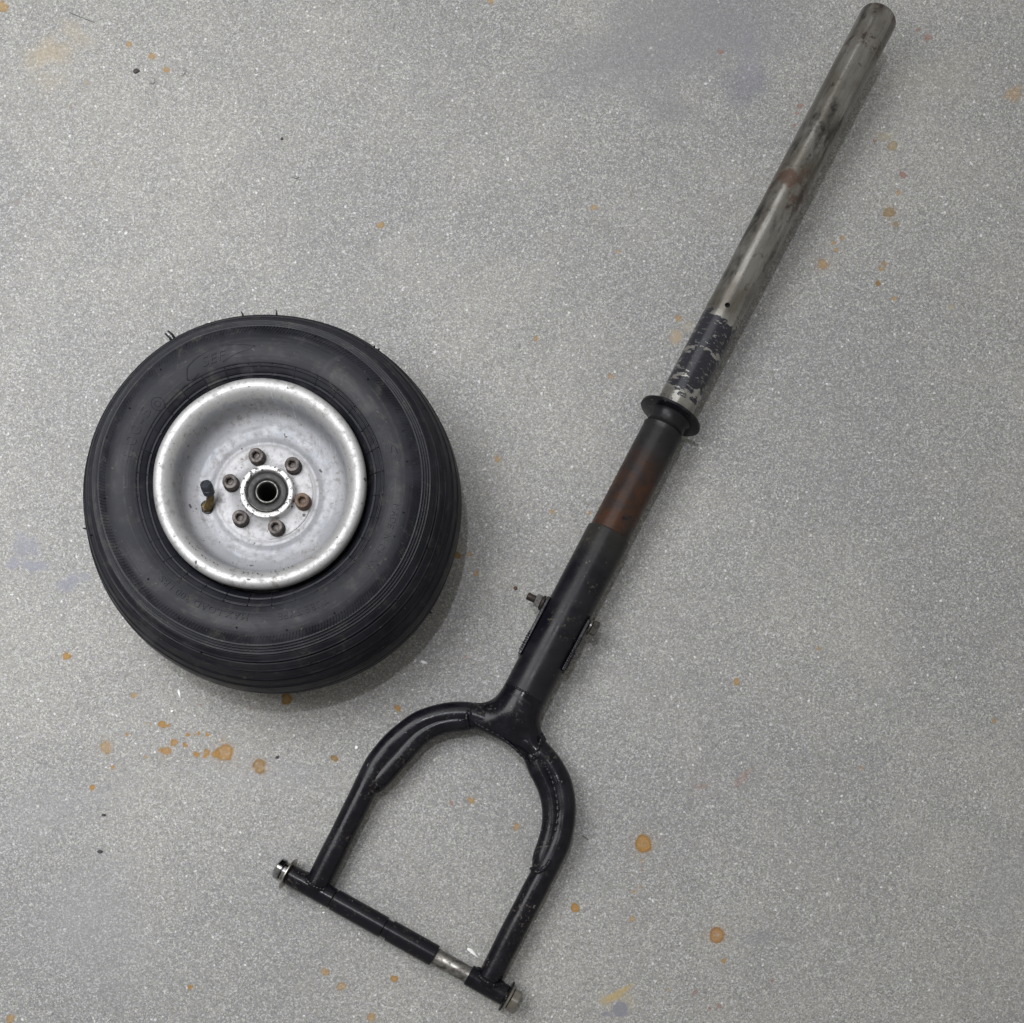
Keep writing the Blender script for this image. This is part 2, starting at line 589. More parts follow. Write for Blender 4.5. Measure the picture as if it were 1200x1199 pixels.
    spot(727, 1183, 9.2, 9.2, (0.185, 0.187, 0.215), 0.95, 0, 0.12, 0.03)
    spot(709, 1188, 4, 3.5, (0.19, 0.192, 0.22), 0.9, 0, 0.2, 0.2)
    spot(715, 1190, 3, 2.5, (0.19, 0.192, 0.22), 0.9, 0, 0.2, 0.2)
    L = [(263, 882, 10.5, O), (253, 884, 5, O), (304, 898, 8.5, D), (195, 880, 5, O), (188, 879, 2.5, O),
         (204, 870, 4.2, O), (190, 849, 4.8, O), (124, 876, 6.5, T), (242, 882, 4.2, O), (240, 887, 2.5, O), (230, 884, 3.6, O),
         (217, 873, 2.8, O), (220, 861, 2.5, O), (233, 859, 2.2, O), (243, 861, 2.6, O), (228, 861, 1.5, O),
         (198, 850, 2.1, O), (171, 847, 1.6, T), (177, 849, 1.4, T), (149, 861, 2.2, O), (132, 899, 2.2, O),
         (108, 923, 3.6, O), (171, 887, 2.2, T), (157, 815, 3.6, T), (336, 819, 6.8, D), (392, 889, 4.6, D),
         (261, 868, 1.8, T), (78, 769, 4.6, O), (12, 1194, 5, T), (223, 1157, 3, O), (381, 1139, 5, T), (400, 1156, 5, T),
         (462, 1147, 4.2, O), (435, 1192, 5, T), (605, 969, 4.2, T), (674, 1064, 5.6, O), (848, 1126, 3, T),
         (741, 1077, 3.2, T), (752, 1009, 2.2, T), (750, 1040, 2, T), (753, 1020, 1.8, Rd), (743, 1045, 2, T), (843, 1179, 2.8, Rd),
         (832, 1182, 2.4, Rd), (812, 1164, 2, Rd), (816, 1162, 2, Rd), (784, 1160, 2, T), (863, 799, 4.2, T), (583, 538, 4.0, T),
         (446, 264, 4.0, T), (716, 441, 3, T), (696, 243, 3.8, T), (724, 295, 2.6, T), (795, 373, 4.2, T),
         (1042, 249, 6.8, (0.20, 0.125, 0.03)), (1058, 205, 4.6, Rd), (1053, 226, 3, T), (1050, 263, 3.8, (0.22, 0.14, 0.05)),
         (1046, 171, 6.2, (0.26, 0.19, 0.08)), (1025, 165, 2.8, Rd), (964, 310, 6, T), (980, 293, 3.2, T), (987, 279, 3.2, T),
         (977, 285, 2.6, T), (1036, 309, 3.2, (0.24, 0.15, 0.04)), (1033, 315, 3.8, (0.24, 0.15, 0.04)), (1029, 332, 3.2, D),
         (938, 124, 3.8, Rd), (934, 133, 2.6, Rd), (931, 147, 2.2, Rd), (151, 52, 4, T), (178, 66, 4.2, T), (195, 82, 4, T),
         (102, 97, 4.4, (0.27, 0.23, 0.19)), (845, 61, 3.2, Rd), (1087, 44, 4.2, Rd), (1076, 35, 2.8, Rd), (628, 397, 3, T),
         (3, 8, 7, T), (536, 651, 4.2, D), (550, 650, 3, T), (558, 672, 3, T), (466, 830, 3.6, O), (552, 938, 3.8, T),
         (529, 941, 2.4, Rd), (647, 600, 3, T), (691, 601, 2.2, T), (235, 826, 1.8, Rd), (293, 831, 1.6, Rd), (1165, 845, 3, T),
         (575, 1, 4, T), (83, 125, 2.5, (0.2, 0.17, 0.14)), (33, 229, 3, (0.2, 0.18, 0.17)), (20, 237, 4.5, (0.22, 0.2, 0.19)),
         (147, 268, 3, (0.2, 0.18, 0.17)), (111, 192, 3, (0.24, 0.22, 0.18)), (1048, 350, 3, T), (1115, 360, 4, (0.3, 0.27, 0.2)),
         (545, 770, 2.0, Rd), (615, 768, 1.5, Rd), (905, 1150, 2, Rd), (1010, 900, 2, T), (960, 760, 2.5, T)]
    for (px, py, r, c) in L:
        strong = c in (O, D)
        spot(px, py, r, r * rng.uniform(0.85, 1.12), c, 0.96 if strong else rng.uniform(0.68, 0.85), rng.uniform(0, 3),
             0.14 if r > 4 else 0.3, 0.15 if r > 4 else 0.22, 0.38 if strong and r > 4 else 0.22)
    for (px, py, r) in ((263, 882, 17), (304, 898, 13), (754, 989, 16), (840, 1096, 15), (195, 880, 9), (1042, 249, 10), (124, 876, 10), (964, 310, 10)):
        spot(px, py, r, r, (0.27, 0.20, 0.13), 0.22, rng.uniform(0, 3), 0.6, 0.2)
    # the two largest drops
    spot(754, 989, 10.2, 10.5, O, 0.88, 0, 0.08, 0.09, 0.35)
    spot(840, 1096, 8.6, 10, (0.30, 0.145, 0.03), 0.88, 0, 0.1, 0.05, 0.4)
    spot(792, 395, 7, 9, Bg, 0.75, 0.2, 0.35, 0.12)
    spot(806, 383, 8, 6, (0.31, 0.275, 0.2), 0.45, 0.2, 0.5, 0.2)
    spot(1037, 160, 9, 6, (0.30, 0.26, 0.16), 0.45, 0.2, 0.6, 0.2)
    # pits inside the big drops
    for (px, py) in ((259, 880), (266, 884), (262, 888), (301, 895), (308, 900), (304, 903), (268, 877), (298, 901)):
        spot(px, py, 2, 1.5, (0.34, 0.26, 0.16), 0.7, rng.uniform(0, 3), 0.4, 0.3)
    # small flecks all over
    for i in range(620):
        px, py = rng.uniform(-40, 1240), rng.uniform(-40, 1240)
        r = rng.choice([0.7, 0.9, 1.2, 1.6], p=[.45, .3, .18, .07])
        c = [(0.07, 0.065, 0.065), (0.13, 0.10, 0.085), (0.16, 0.11, 0.08), (0.75, 0.75, 0.74), (0.09, 0.085, 0.1)][rng.integers(5)]
        spot(px, py, r, r * rng.uniform(0.6, 1.2), c, rng.uniform(0.35, 0.9), rng.uniform(0, 3), 0.4, 0.3)
    at = me.attributes.new('stain', 'FLOAT_COLOR', 'POINT')
    at.data.foreach_set('color', rgba.reshape(-1, 4).ravel())
    o = link('floor', me, M_FLOOR, smooth=False)
    o['kind'] = 'structure'
    return o


build_floor()

# ================================================================== WHEEL
WC = Vector((-0.1791, 0.2748, 0.0))
wheel = empty('wheel', WC, 'wheel with black ribbed tyre and silver rim, lying flat left of the fork', 'wheel')
wo = tuple(WC)

# tyre section: control points (r, z) from the upper bead over the tread to the lower bead
TC = [(.0752, .0935), (.0775, .0978), (.0815, .1015), (.088, .1052), (.096, .1076), (.104, .1080), (.112, .1062), (.1195, .1020),
      (.1265, .0952), (.1325, .0860), (.1375, .0735), (.1405, .0615), (.1415, .0520), (.1405, .0425), (.1375, .0305),
      (.1325, .0190), (.1265, .0105), (.1195, .0040), (.112, .0004), (.104, .0003), (.096, .0010), (.088, .0035), (.0775, .0100), (.0752, .0150)]
TS = 1.020
sp = spline([Vector((r * TS, z, 0)) for r, z in TC], 26)
tp = np.array([(v.x, v.y) for v in sp])
seglen = np.r_[0, np.cumsum(np.hypot(*np.diff(tp, axis=0).T))]
sdense = np.arange(0, seglen[-1], 0.00033)
tr = np.interp(sdense, seglen, tp[:, 0])
tz = np.interp(sdense, seglen, tp[:, 1])
tn = np.stack([np.gradient(tz), -np.gradient(tr)], -1)
tn /= np.linalg.norm(tn, axis=1)[:, None]
if tn[len(tn) // 2][0] < 0:
    tn = -tn
half = np.argmax(tr)


def at_r(rr):          # arc position on the upper half where the radius is rr
    return float(np.interp(rr * TS, tr[:half], sdense[:half]))


disp = np.zeros_like(sdense)


def groove(s0, w, d):
    global disp
    disp += -d * np.exp(-((sdense - s0) / w) ** 2)


def ridge(s0, w, d):
    groove(s0, w, -d)


smax = sdense[half]
for rr in (.0812, .0866):                       # two moulded rings near the bead
    ridge(at_r(rr), 0.00042, 0.00055)
    groove(at_r(rr) + 0.0011, 0.0006, 0.00035)
for rr in (.1158, .1176, .1193, .1211):         # four fine shoulder rings
    ridge(at_r(rr), 0.0005, 0.0008)
    groove(at_r(rr) + 0.001, 0.0005, 0.0005)
    sm_ = 2 * smax - at_r(rr)
    ridge(sm_, 0.0005, 0.0008)
for rr in (.1258, .1312, .1356, .1390):         # tread grooves, mirrored on the lower half
    for s0 in (at_r(rr), 2 * smax - at_r(rr)):
        groove(s0 + 0.0012, 0.0008, 0.0026)
        ridge(s0, 0.00045, 0.0009)
groove(smax, 0.0009, 0.0021)
prof = [(float(a), float(b)) for a, b in zip(tr + tn[:, 0] * disp, tz + tn[:, 1] * disp)]


def tyre_wob(a, r, z):
    return (0.0004 * math.sin(3 * a + 1) + 0.0003 * math.sin(7 * a), 0.0004 * math.sin(2 * a + .5))


tyre = make('tyre', lathe(prof, 300, WC, wob=tyre_wob), M_RUB, wheel, wo)


def ztop(r):
    return float(np.interp(r, tr[:half], tz[:half]))


def on_wall(theta, r, h=0.0):
    return (WC.x + r * math.cos(theta), WC.y + r * math.sin(theta), ztop(r) + h + 0.0004 * math.sin(2 * theta + .5))


# radial ticks between bead and ring
V, F = [], []
for k in range(32):
    th = math.radians(6.0 + 360 / 32 * k)
    for (ra, rb, off) in ((.0782, .0882, 0.0),):
        n = 7
        base = len(V)
        for i in range(n):
            r = (ra + (rb - ra) * i / (n - 1)) * TS
            for (dt, h) in ((-.0005, -0.0003), (-.00018, 0.0005), (.00018, 0.0005), (.0005, -0.0003)):
                V.append(on_wall(th + (dt) / r, r, h))
        for i in range(n - 1):
            for j in range(3):
                F.append((base + i * 4 + j, base + i * 4 + j + 1, base + (i + 1) * 4 + j + 1, base + (i + 1) * 4 + j))
o = make('mould_tick', (V, F), M_RUB, tyre, wo)
o['kind'] = 'stuff'
o.parent = tyre

# slanted knurling inside the shoulder rings
V, F = [], []
for k in range(300):
    th = 2 * math.pi * k / 300
    base = len(V)
    n = 4
    for i in range(n):
        r = (.1098 + (.1146 - .1098) * i / (n - 1)) * TS
        t2 = th - 0.020 * i / (n - 1)
        for (dt, h) in ((-.0006, -0.0003), (-.0002, 0.00042), (.0002, 0.00042), (.0006, -0.0003)):
            V.append(on_wall(t2 + dt / r, r, h))
    for i in range(n - 1):
        for j in range(3):
            F.append((base + i * 4 + j, base + i * 4 + j + 1, base + (i + 1) * 4 + j + 1, base + (i + 1) * 4 + j))
o = make('knurled_band', (V, F), M_RUB, tyre, wo)
o['kind'] = 'stuff'


# rubber whiskers left by the mould
def whisker(p, d, ln, r0):
    p, d = Vector(p), Vector(d).normalized()
    bend = Vector((random.uniform(-1, 1), random.uniform(-1, 1), random.uniform(-.5, .5))) * ln * 0.25
    v, f, u = tube([p - d * 0.0008, p + d * ln * .5, p + d * ln + bend], [r0, r0 * .9, r0 * .55], 6)
    return v, f


parts = []
for (px, py, ln, zz) in ((206, 399, .0088, .080), (201.5, 400, .0072, .078), (286, 380, .0034, .085), (245, 386, .0022, .080), (324, 374, .0030, .080),
                         (174, 428, .0016, .07), (147, 456, .0016, .075), (100, 620, .0030, .06), (440, 405, .0022, .07),
                         (446, 407, .0018, .07), (497, 713, .0022, .04), (348, 803, .002, .03), (106, 522, .0015, .06)):
    p = P(px, py, zz)
    d = Vector((p.x - WC.x, p.y - WC.y, 0)).normalized()
    rr = float(np.interp(zz, tz[half::-1], tr[half::-1])) if zz > tz[half] else float(np.interp(zz, tz[half:][::-1], tr[half:][::-1]))
    parts.append(whisker(Vector((WC.x, WC.y, zz)) + d * rr, d + Vector((0, 0, .4)), ln, .0012 if ln > .005 else .0008))
for (th, rr) in ((92, .112), (70, .113), (44, .107), (20, .1085), (8, .106), (-12, .105), (150, .1065), (163, .114), (186, .110),
                 (205, .111), (222, .104), (240, .112), (262, .105), (281, .1075), (300, .108), (325, .1035), (338, .104), (118, .114),
                 (131, .108), (55, .128), (28, .131), (-2, .129), (-20, .127), (-40, .1265), (-75, .130), (195, .129), (224, .128), (250, .127)):
    t = math.radians(th)
    parts.append(whisker(on_wall(t, rr * TS), (0.3 * math.cos(t), 0.3 * math.sin(t), 1), random.uniform(.0008, .0016), .0007))
o = make('rubber_whisker', merge(*parts), M_RUB, tyre, wo)
o['kind'] = 'stuff'


# raised lettering bent round the sidewall
def text_mesh(s, size, ext, shear=0.0):
    cu = bpy.data.curves.new('text', 'FONT')
    cu.body = s
    cu.size = size
    cu.extrude = ext
    cu.shear = shear
    cu.resolution_u = 4
    cu.space_character = 1.12
    cu.align_x = 'CENTER'
    cu.align_y = 'CENTER'
    ob = bpy.data.objects.new('text', cu)
    COL.objects.link(ob)
    dg = bpy.context.evaluated_depsgraph_get()
    me = bpy.data.meshes.new_from_object(ob.evaluated_get(dg))
    v = [tuple(a.co) for a in me.vertices]
    f = [tuple(p.vertices) for p in me.polygons]
    COL.objects.unlink(ob)
    bpy.data.objects.remove(ob)
    bpy.data.meshes.remove(me)
    bpy.data.curves.remove(cu)
    return v, f


def lettering(s, r, th0, th1, size, ext=0.0006, shear=0.0):
    v, f = text_mesh(s, size, ext, shear)
    xs_ = [a[0] for a in v]
    w = max(xs_) - min(xs_)
    arc = math.radians(abs(th1 - th0)) * r
    kx = arc / w
    tm = math.radians((th0 + th1) / 2)
    V = [on_wall(tm - a[0] * kx / r, r + a[1], a[2] * 0.5 + 0.00012) for a in v]
    return make('lettering', (V, f), M_RUB, tyre, wo, smooth=False)


lettering('MAX LOAD 300 LBS', .0985, 266, 225, .0072)
lettering('TUBE TYPE', .0990, 300.5, 278.5, .0074)
lettering('MADE IN CHINA', .1005, 351, 321, .0068)
lettering('4.00-5', .0975, 171, 146, .0105, 0.0004)
lettering('SEF', .0975, 116.5, 105.5, .0090, 0.00045, 0.25)


def wall_line(pts, w=.00034, h=.0005):
    """thin raised line on the sidewall through (theta deg, r)"""
    q = spline([Vector((math.radians(t), r, 0)) for t, r in pts], 10)
    p3 = [Vector(on_wall(a.x, a.y, -w * 0.55)) for a in q]
    v, f, u = tube(p3, w, 6)
    return v, f


o = make('raised_emblem', merge(
    wall_line([(125, .0925), (123.5, .0965), (121, .1005), (113, .1035), (105, .1040), (98, .1025), (92, .1005)], .0005),
    wall_line([(125, .0925), (122.5, .0915), (119, .0925)], .0004),
    wall_line([(107, .0935), (101, .0965), (95, .0985), (92, .1005)]),
    wall_line([(142 + 2.8 * math.cos(a), .0945 + .0045 * math.sin(a)) for a in np.linspace(0, 6.2, 14)]),
    wall_line([(142 + 1.2 * math.cos(a), .0945 + .0020 * math.sin(a)) for a in np.linspace(0, 6.2, 10)]),
    wall_line([(12 + 3.5 * math.cos(a), .1005 + .0020 * math.sin(a)) for a in np.linspace(-1.4, 1.6, 9)], .0003)),
    M_RUB, tyre, wo)
o['kind'] = 'stuff'

# rim: rolled lip, bowl, centre plate
RK, RZ = 1.008, .0028
RP = [(.0700, .0850), (.0735, .0935), (.0762, .0972), (.0770, .1010), (.0766, .1036), (.0752, .1054), (.0728, .1062), (.0700, .1060),
      (.0672, .1050), (.0650, .1032), (.0634, .1008), (.0623, .0975), (.0615, .0930), (.0606, .0888), (.0592, .0858), (.0572, .0842), (.0535, .0831), (.0490, .0823), (.0455, .0819),
      (.0430, .0820), (.0408, .0826), (.0392, .0831), (.0376, .0832), (.0356, .0837),
      (.0335, .0838), (.0300, .0838), (.0150, .0838), (.0150, .0600)]
rp = [(v.x * (RK if v.x > .05 else 1), v.y + RZ * min(1, max(0, (v.x - .05) / .02))) for v in spline([Vector((a, b, 0)) for a, b in RP[:-2]], 5)] + RP[-2:]


def rim_wob(a, r, z):
    if r > .05:
        return (0.0002 * math.sin(5 * a + .3), 0.00025 * math.sin(4 * a) + 0.0002 * math.sin(11 * a + 1))
    return (0.0, 0.00015 * math.sin(3 * a))


rim = make('rim', lathe(rp, 180, WC, wob=rim_wob), M_RIM, wheel, wo)
# lower rim half closes the wheel from below
make('rim_back', lathe([(.0752, .0150), (.0765, .0075), (.0740, .0045), (.0640, .0060), (.0600, .0200), (.0440, .0280), (.0150, .0280)], 96, WC),
     M_RIM, wheel, wo)
# thin pressed edge round the centre plate
v, f, u = tube([(WC.x + .0347 * math.cos(a), WC.y + .0347 * math.sin(a), .0838) for a in np.linspace(math.radians(-85), math.radians(25), 40)], .0005, 8)
make('plate_edge', (v, f), M_RIM, rim, wo)

def grime(px, py, lx, ly, rot, z):
    p = P(px, py, z)
    sc_ = (CAM_H - z) / FOC
    V = [(p.x, p.y, z + .0003)]
    for k in range(10):
        a = 2 * math.pi * k / 10
        x, y = lx * sc_ * math.cos(a) * random.uniform(.75, 1.15), ly * sc_ * math.sin(a) * random.uniform(.7, 1.2)
        V.append((p.x + x * math.cos(rot) - y * math.sin(rot), p.y + x * math.sin(rot) + y * math.cos(rot), z - .0008))
    return V, [(0, k + 1, (k + 1) % 10 + 1) for k in range(10)]


LZ = .1062 + RZ
sp_ = [grime(296.5, 451.3, 3.2, 2.0, .5, LZ - .0002), grime(291.5, 453.0, 4.0, 1.0, .25, LZ), grime(271.5, 452.2, 1.3, 2.0, .2, LZ - .0002),
       grime(284.5, 541.2, 3.0, 1.0, .75, .0838), grime(230, 457.0, 1.0, 1.0, .2, LZ - .001), grime(236.5, 476.0, 1.4, 1.0, .3, LZ - .001)]
for t_ in np.linspace(222, 292, 26):
    if random.random() < .75:
        rr_ = .0668 + random.uniform(-.0006, .0006)
        sp_.append(([(WC.x + (rr_ + dx) * math.cos(math.radians(t_ + dt)), WC.y + (rr_ + dx) * math.sin(math.radians(t_ + dt)), .1049 + RZ + .0004)
                     for dx, dt in ((-.0004, 0), (0, -random.uniform(.3, 1.0)), (.0004, 0), (0, random.uniform(.3, 1.0)))], [(0, 1, 2, 3)]))
o = make('grime_spot', merge(*sp_), M_DARK, rim, wo, smooth=False)
o['kind'] = 'stuff'

# hub with bearing
hubp = [(.0212, .0832), (.0206, .0846), (.0202, .0852), (.0201, .0882), (.0198, .0889), (.0193, .0892), (.0166, .0891), (.0161, .0887), (.0160, .0860),
        (.0160, .0300)]
HC = WC + Vector((.0014, 0, 0))
hub = make('hub', lathe(hubp, 96, HC), M_HUB, wheel, wo, auto=50)
make('bearing_seal', lathe([(.0161, .0862), (.0156, .0864), (.0152, .0858), (.0149, .0872), (.0138, .0875), (.0110, .0874), (.0095, .0870), (.0090, .0860)], 96, HC),
     M_SEAL, hub, wo)
make('bearing_race', lathe([(.0090, .0862), (.0086, .0876), (.0083, .0880), (.0076, .0880), (.0072, .0876), (.0069, .0865), (.0069, .0300)], 64, HC),
     M_RACE, hub, wo)
make('bore', lathe([(.0068, .0855), (.0068, .0310), (.0001, .0308)], 48, HC), M_DARK, hub, wo)  # near-black colour stands in for shade down the bore
# bright retaining ring seen as an arc
a = [math.radians(t) for t in range(195, 290, 4)]
v, f, u = tube([(HC.x + .0146 * math.cos(t), HC.y + .0146 * math.sin(t), .0877) for t in a], .00035, 6)
make('retaining_ring', (v, f), M_RACE, hub, wo)

# six socket head bolts: built once, copied
bp = [(.0062, .0000), (.0062, .0008), (.0057, .0012), (.0057, .0058), (.0053, .0066), (.0046, .0068), (.0033, .0068)]
bv, bf = lathe(bp, 36)
n0 = len(bv)
hexr = [(.0033, .0066, 0), (.0029, .0062, 1), (.0027, .0030, 1)]
for (r, z, hx) in hexr:
    for k in range(36):
        t = 2 * math.pi * k / 36
        rr = r
        if hx:
            q = t % (math.pi / 3) - math.pi / 6
            rr = r * math.cos(math.pi / 6) / math.cos(q)
        bv.append((rr * math.cos(t), rr * math.sin(t), z))
for i in range(2):
    for k in range(36):
        k2 = (k + 1) % 36
        bf.append((n0 + i * 36 + k, n0 + i * 36 + k2, n0 + (i + 1) * 36 + k2, n0 + (i + 1) * 36 + k))
for k in range(36):
    k2 = (k + 1) % 36
    bf.append((k * len(bp) + 6, k2 * len(bp) + 6, n0 + k2, n0 + k))
bf.append(tuple(n0 + 72 + k for k in range(36)))
bolt = make('hub_bolt', (bv, bf), M_BOLT, wheel, auto=45)
for k in range(6):
    t = math.radians(45.5 + 60 * k)
    if k == 0:
        b = bolt
    else:
        b = bolt.copy()
        COL.objects.link(b)
        b.parent = wheel
    if k == 5:
        b.data = bolt.data.copy()
        b.data.materials[0] = M_RBOLT
        b['label'] = 'rustier socket head bolt'
    b.location = (.0012 + .0278 * math.cos(t), .0278 * math.sin(t), .0838)
    b.rotation_euler = (random.uniform(-.05, .05), random.uniform(-.05, .05), random.uniform(0, 6))

# bent valve with cap
b0 = P(243.5, 595, .0806)
valve = make('valve', lathe([(.0058, -.0008), (.0057, .0010), (.0050, .0018), (.0030, .0016), (.0010, .0015)], 28, b0), M_DARK, wheel, wo)
stem = spline([b0 + Vector((0, 0, .0)), P(243.7, 594, .0845), P(245.8, 588, .0875), P(246.5, 582, .0905), P(245.3, 578, .0935)], 6)
make('stem', tube(stem, [.0033] * 3 + [.0029] * (len(stem) - 3), 18)[:2], M_BRASS, valve, wo)
v, f = lathe([(.0042, 0), (.0042, .0012), (.0034, .0026), (.0020, .0030), (.0001, .0031)], 6, b0 + Vector((0.0, 0.0, .0014)))
make('nut', (v, f), M_BRASS, valve, wo, smooth=False)
c0, c1 = P(245.2, 578.2, .0930), P(240.8, 566.5, .1010)
ax = (c1 - c0).normalized()
ln = (c1 - c0).length
make('valve_cap', ringsolid(c0, ax, [(0, .0030), (.0004, .0043), (ln * .45, .0045), (ln * .5, .0041), (ln * .56, .0045), (ln * .9, .0043), (ln, .0038), (ln, .0027),
                                     (ln - .0006, .0024), (ln - .0006, .0001)], 24)[:2], M_CAP, valve, wo, auto=40)

# ================================================================== FORK
def AX(y):                                   # photograph point on the steerer's axis at image row y
    return (713 - (y - 627.5) * .5203, y)


ZA = 0.0138
A0 = P(467.5, 1096.5, ZA)                    # middle of the axle
ZF = 0.0262
TF = P(*AX(488), ZF)                         # centre of the collar, which rests on the floor
fd = (TF - A0).normalized()                  # along the steerer
fs = Vector((fd.y, -fd.x, 0)).normalized()   # to the right of it
fu = fs.cross(fd).normalized()               # upwards
if fu.z < 0:
    fu = -fu
fork = empty('fork', (A0.x, A0.y, 0.0), 'black steel wheel fork with long bare tube, axle and U-shaped arch, lying on the floor', 'fork')
fo = tuple(fork.location)


def K(px, py, w=0.0):
    """photograph point on the fork's middle plane, w metres above it"""
    d = ray(px, py)
    o = Vector((0, 0, CAM_H))
    t = (A0 + fu * w - o).dot(fu) / d.dot(fu)
    return o + d * t


def U(y):
    return (K(*AX(y)) - A0).dot(fd)


def FK(u, s=0.0, w=0.0):
    return A0 + fd * u + fs * s + fu * w


def sdist(px, py):
    return (K(px, py) - A0).dot(fs)


# ---- materials that follow the tubes (UV x = metres from the axle)
def mat_steel():
    k = NT('worn_bare_steel')
    uv, sq = k.uv((16, 3.2, 1))
    _, fine = k.uv((40, 90, 1))
    c = k.obj()
    sep = k.n('ShaderNodeSeparateXYZ')
    k.t.links.new(uv, sep.inputs[0])
    s = sep.outputs[0]
    n1 = k.noise(1.6, 4, 0.55, sq)
    n2 = k.noise(150, 4, 0.7, c)
    nf = k.noise(1.0, 2, 0.5, fine)
    base = k.mix(k.ramp(n1, 0.36, 0.68), (0.285, 0.276, 0.258), (0.155, 0.142, 0.122))
    base = k.mix(k.ramp(nf, 0.4, 0.7, 0, 0.25), base, (0.09, 0.085, 0.078))
    base = k.mix(k.ramp(n2, 0.56, 0.72, 0, 0.75), base, (0.040, 0.034, 0.030))
    wob = k.math('MULTIPLY', k.math('SUBTRACT', k.noise(55, 4, 0.6, c), 0.5), 0.05)
    sw = k.math('ADD', s, wob)

    def band(a, b, soft):
        return k.math('MULTIPLY', k.ramp(sw, a - soft, a + soft), k.ramp(sw, b - soft, b + soft, 1, 0))
    ru1, ru2 = U(243), U(212)
    rust = k.math('MULTIPLY', band(ru1, ru2, .008), k.ramp(k.noise(80, 4, .7, c), .40, .58))
    rust2 = k.math('MULTIPLY', band(U(27), U(-40), .006), k.ramp(k.noise(140, 4, .7, c), .36, .62))
    rust3 = k.math('MULTIPLY', band(U(64), U(55), .003), k.ramp(k.noise(140, 4, .7, c), .46, .56))
    base = k.mix(k.math('MULTIPLY', rust, .88), base, (0.056, 0.026, 0.013))
    base = k.mix(k.math('MULTIPLY', rust2, .75), base, (0.075, 0.040, 0.032))
    base = k.mix(k.math('MULTIPLY', rust3, .8), base, (0.050, 0.026, 0.022))
    # remains of black paint above the collar
    uvp, pq = k.uv((115, 4.2, 1))
    pn = k.noise(1.0, 6, 0.64, pq, 0.2)
    zone = k.math('MULTIPLY', k.ramp(sw, U(486), U(458)), k.ramp(sw, U(388), U(358), 1, 0))
    thr = k.math('SUBTRACT', 0.68, k.math('MULTIPLY', zone, 0.268))
    df = k.math('SUBTRACT', pn, thr)
    paint = k.math('MULTIPLY', k.math('MULTIPLY', k.ramp(df, -0.012, 0.016), k.ramp(zone, 0.02, 0.2)), k.ramp(k.noise(1.0, 4, 0.7, k.uv((420, 14, 1))[1]), 0.34, 0.44, 0.55, 1.0))
    base = k.mix(k.math('MULTIPLY', zone, 0.55), base, (0.45, 0.44, 0.41))
    base = k.mix(paint, base, (0.009, 0.0095, 0.015))
    smear = k.math('MULTIPLY', k.ramp(k.noise(1.0, 5, 0.62, k.uv((20, 4.5, 1))[1]), 0.49, 0.66), k.ramp(k.noise(95, 4, 0.7, c), 0.30, 0.55, 0.35, 0.9))
    smear = k.math('MULTIPLY', smear, k.math('SUBTRACT', 1.0, zone, True))
    base = k.mix(smear, base, (0.030, 0.028, 0.026))
    metal = k.math('SUBTRACT', 0.88, k.math('ADD', k.math('MULTIPLY', paint, 0.88), k.math('MULTIPLY', rust, .45)), True)
    ro = k.math('ADD', k.ramp(n1, .3, .7, .17, .27), k.math('MULTIPLY', rust, .2))
    k.set(Base_Color=base, Metallic=metal, Roughness=ro)
    k.bump(k.math('ADD', n2, k.math('MULTIPLY', paint, 1.2)), 0.14, 0.0006)
    return k.m


def mat_lower():
    k = NT('rust_worn_black_tube')
    uv, sq = k.uv((24, 1.6, 1))
    c = k.obj()
    sep = k.n('ShaderNodeSeparateXYZ')
    k.t.links.new(uv, sep.inputs[0])
    n1 = k.noise(1.4, 5, 0.6, sq, 0.4)
    n2 = k.noise(170, 4, .7, c)
    sw = k.math('ADD', sep.outputs[0], k.math('MULTIPLY', k.math('SUBTRACT', n1, .5), 0.05))
    z = k.ramp(sw, U(585), U(518), 1, 0)
    base = k.mix(k.ramp(n1, .35, .7), (0.0080, 0.0080, 0.0095), (0.0165, 0.0160, 0.0160))
    rustc = k.mix(k.ramp(n2, .34, .74), (0.056, 0.024, 0.012), (0.030, 0.017, 0.013))
    amt = k.math('MULTIPLY', z, k.ramp(k.noise(40, 4, .6, c), .36, .62, 0.22, 1.0))
    base = k.mix(amt, base, rustc)
    base = k.mix(k.ramp(k.noise(75, 4, .7, c), .60, .66, 0, .8), base, (0.008, 0.008, 0.009))
    k.set(Base_Color=base, Roughness=k.ramp(n2, .3, .7, .24, .42), Specular_IOR_Level=0.20, Metallic=k.math('MULTIPLY', amt, .25))
    k.bump(n2, .12, .0006)
    return k.m


def mat_sleeve():
    k = NT('scuffed_black_sleeve_paint')
    uv, sq = k.uv((30, 2, 1))
    c = k.obj()
    sep = k.n('ShaderNodeSeparateXYZ')
    k.t.links.new(uv, sep.inputs[0])
    n1 = k.noise(1.4, 5, 0.6, sq, 0.4)
    n2 = k.noise(330, 4, .7, c)
    base = k.mix(k.ramp(n1, .35, .7), (0.0050, 0.0050, 0.0076), (0.0115, 0.0115, 0.0142))
    sw = k.math('ADD', sep.outputs[0], k.math('MULTIPLY', k.math('SUBTRACT', n1, .5), 0.06))
    top = k.ramp(sw, U(668), U(632))
    base = k.mix(k.math('MULTIPLY', top, .55), base, (0.026, 0.025, 0.021))
    base = k.mix(k.math('MULTIPLY', k.ramp(n2, .56, .68, 0, .55), k.ramp(k.noise(50, 3, .6, c), .48, .6)), base, (0.11, 0.095, 0.06))
    base = k.mix(k.ramp(k.noise(260, 2, .5, c), .73, .76, 0, .3), base, (0.28, 0.27, 0.25))
    k.set(Base_Color=base, Roughness=k.ramp(n1, .3, .7, .20, .36), Specular_IOR_Level=0.17)
    k.bump(n2, .12, .0007)
    return k.m


M_STEEL = mat_steel()
M_LOW = mat_lower()
M_SLV = mat_sleeve()

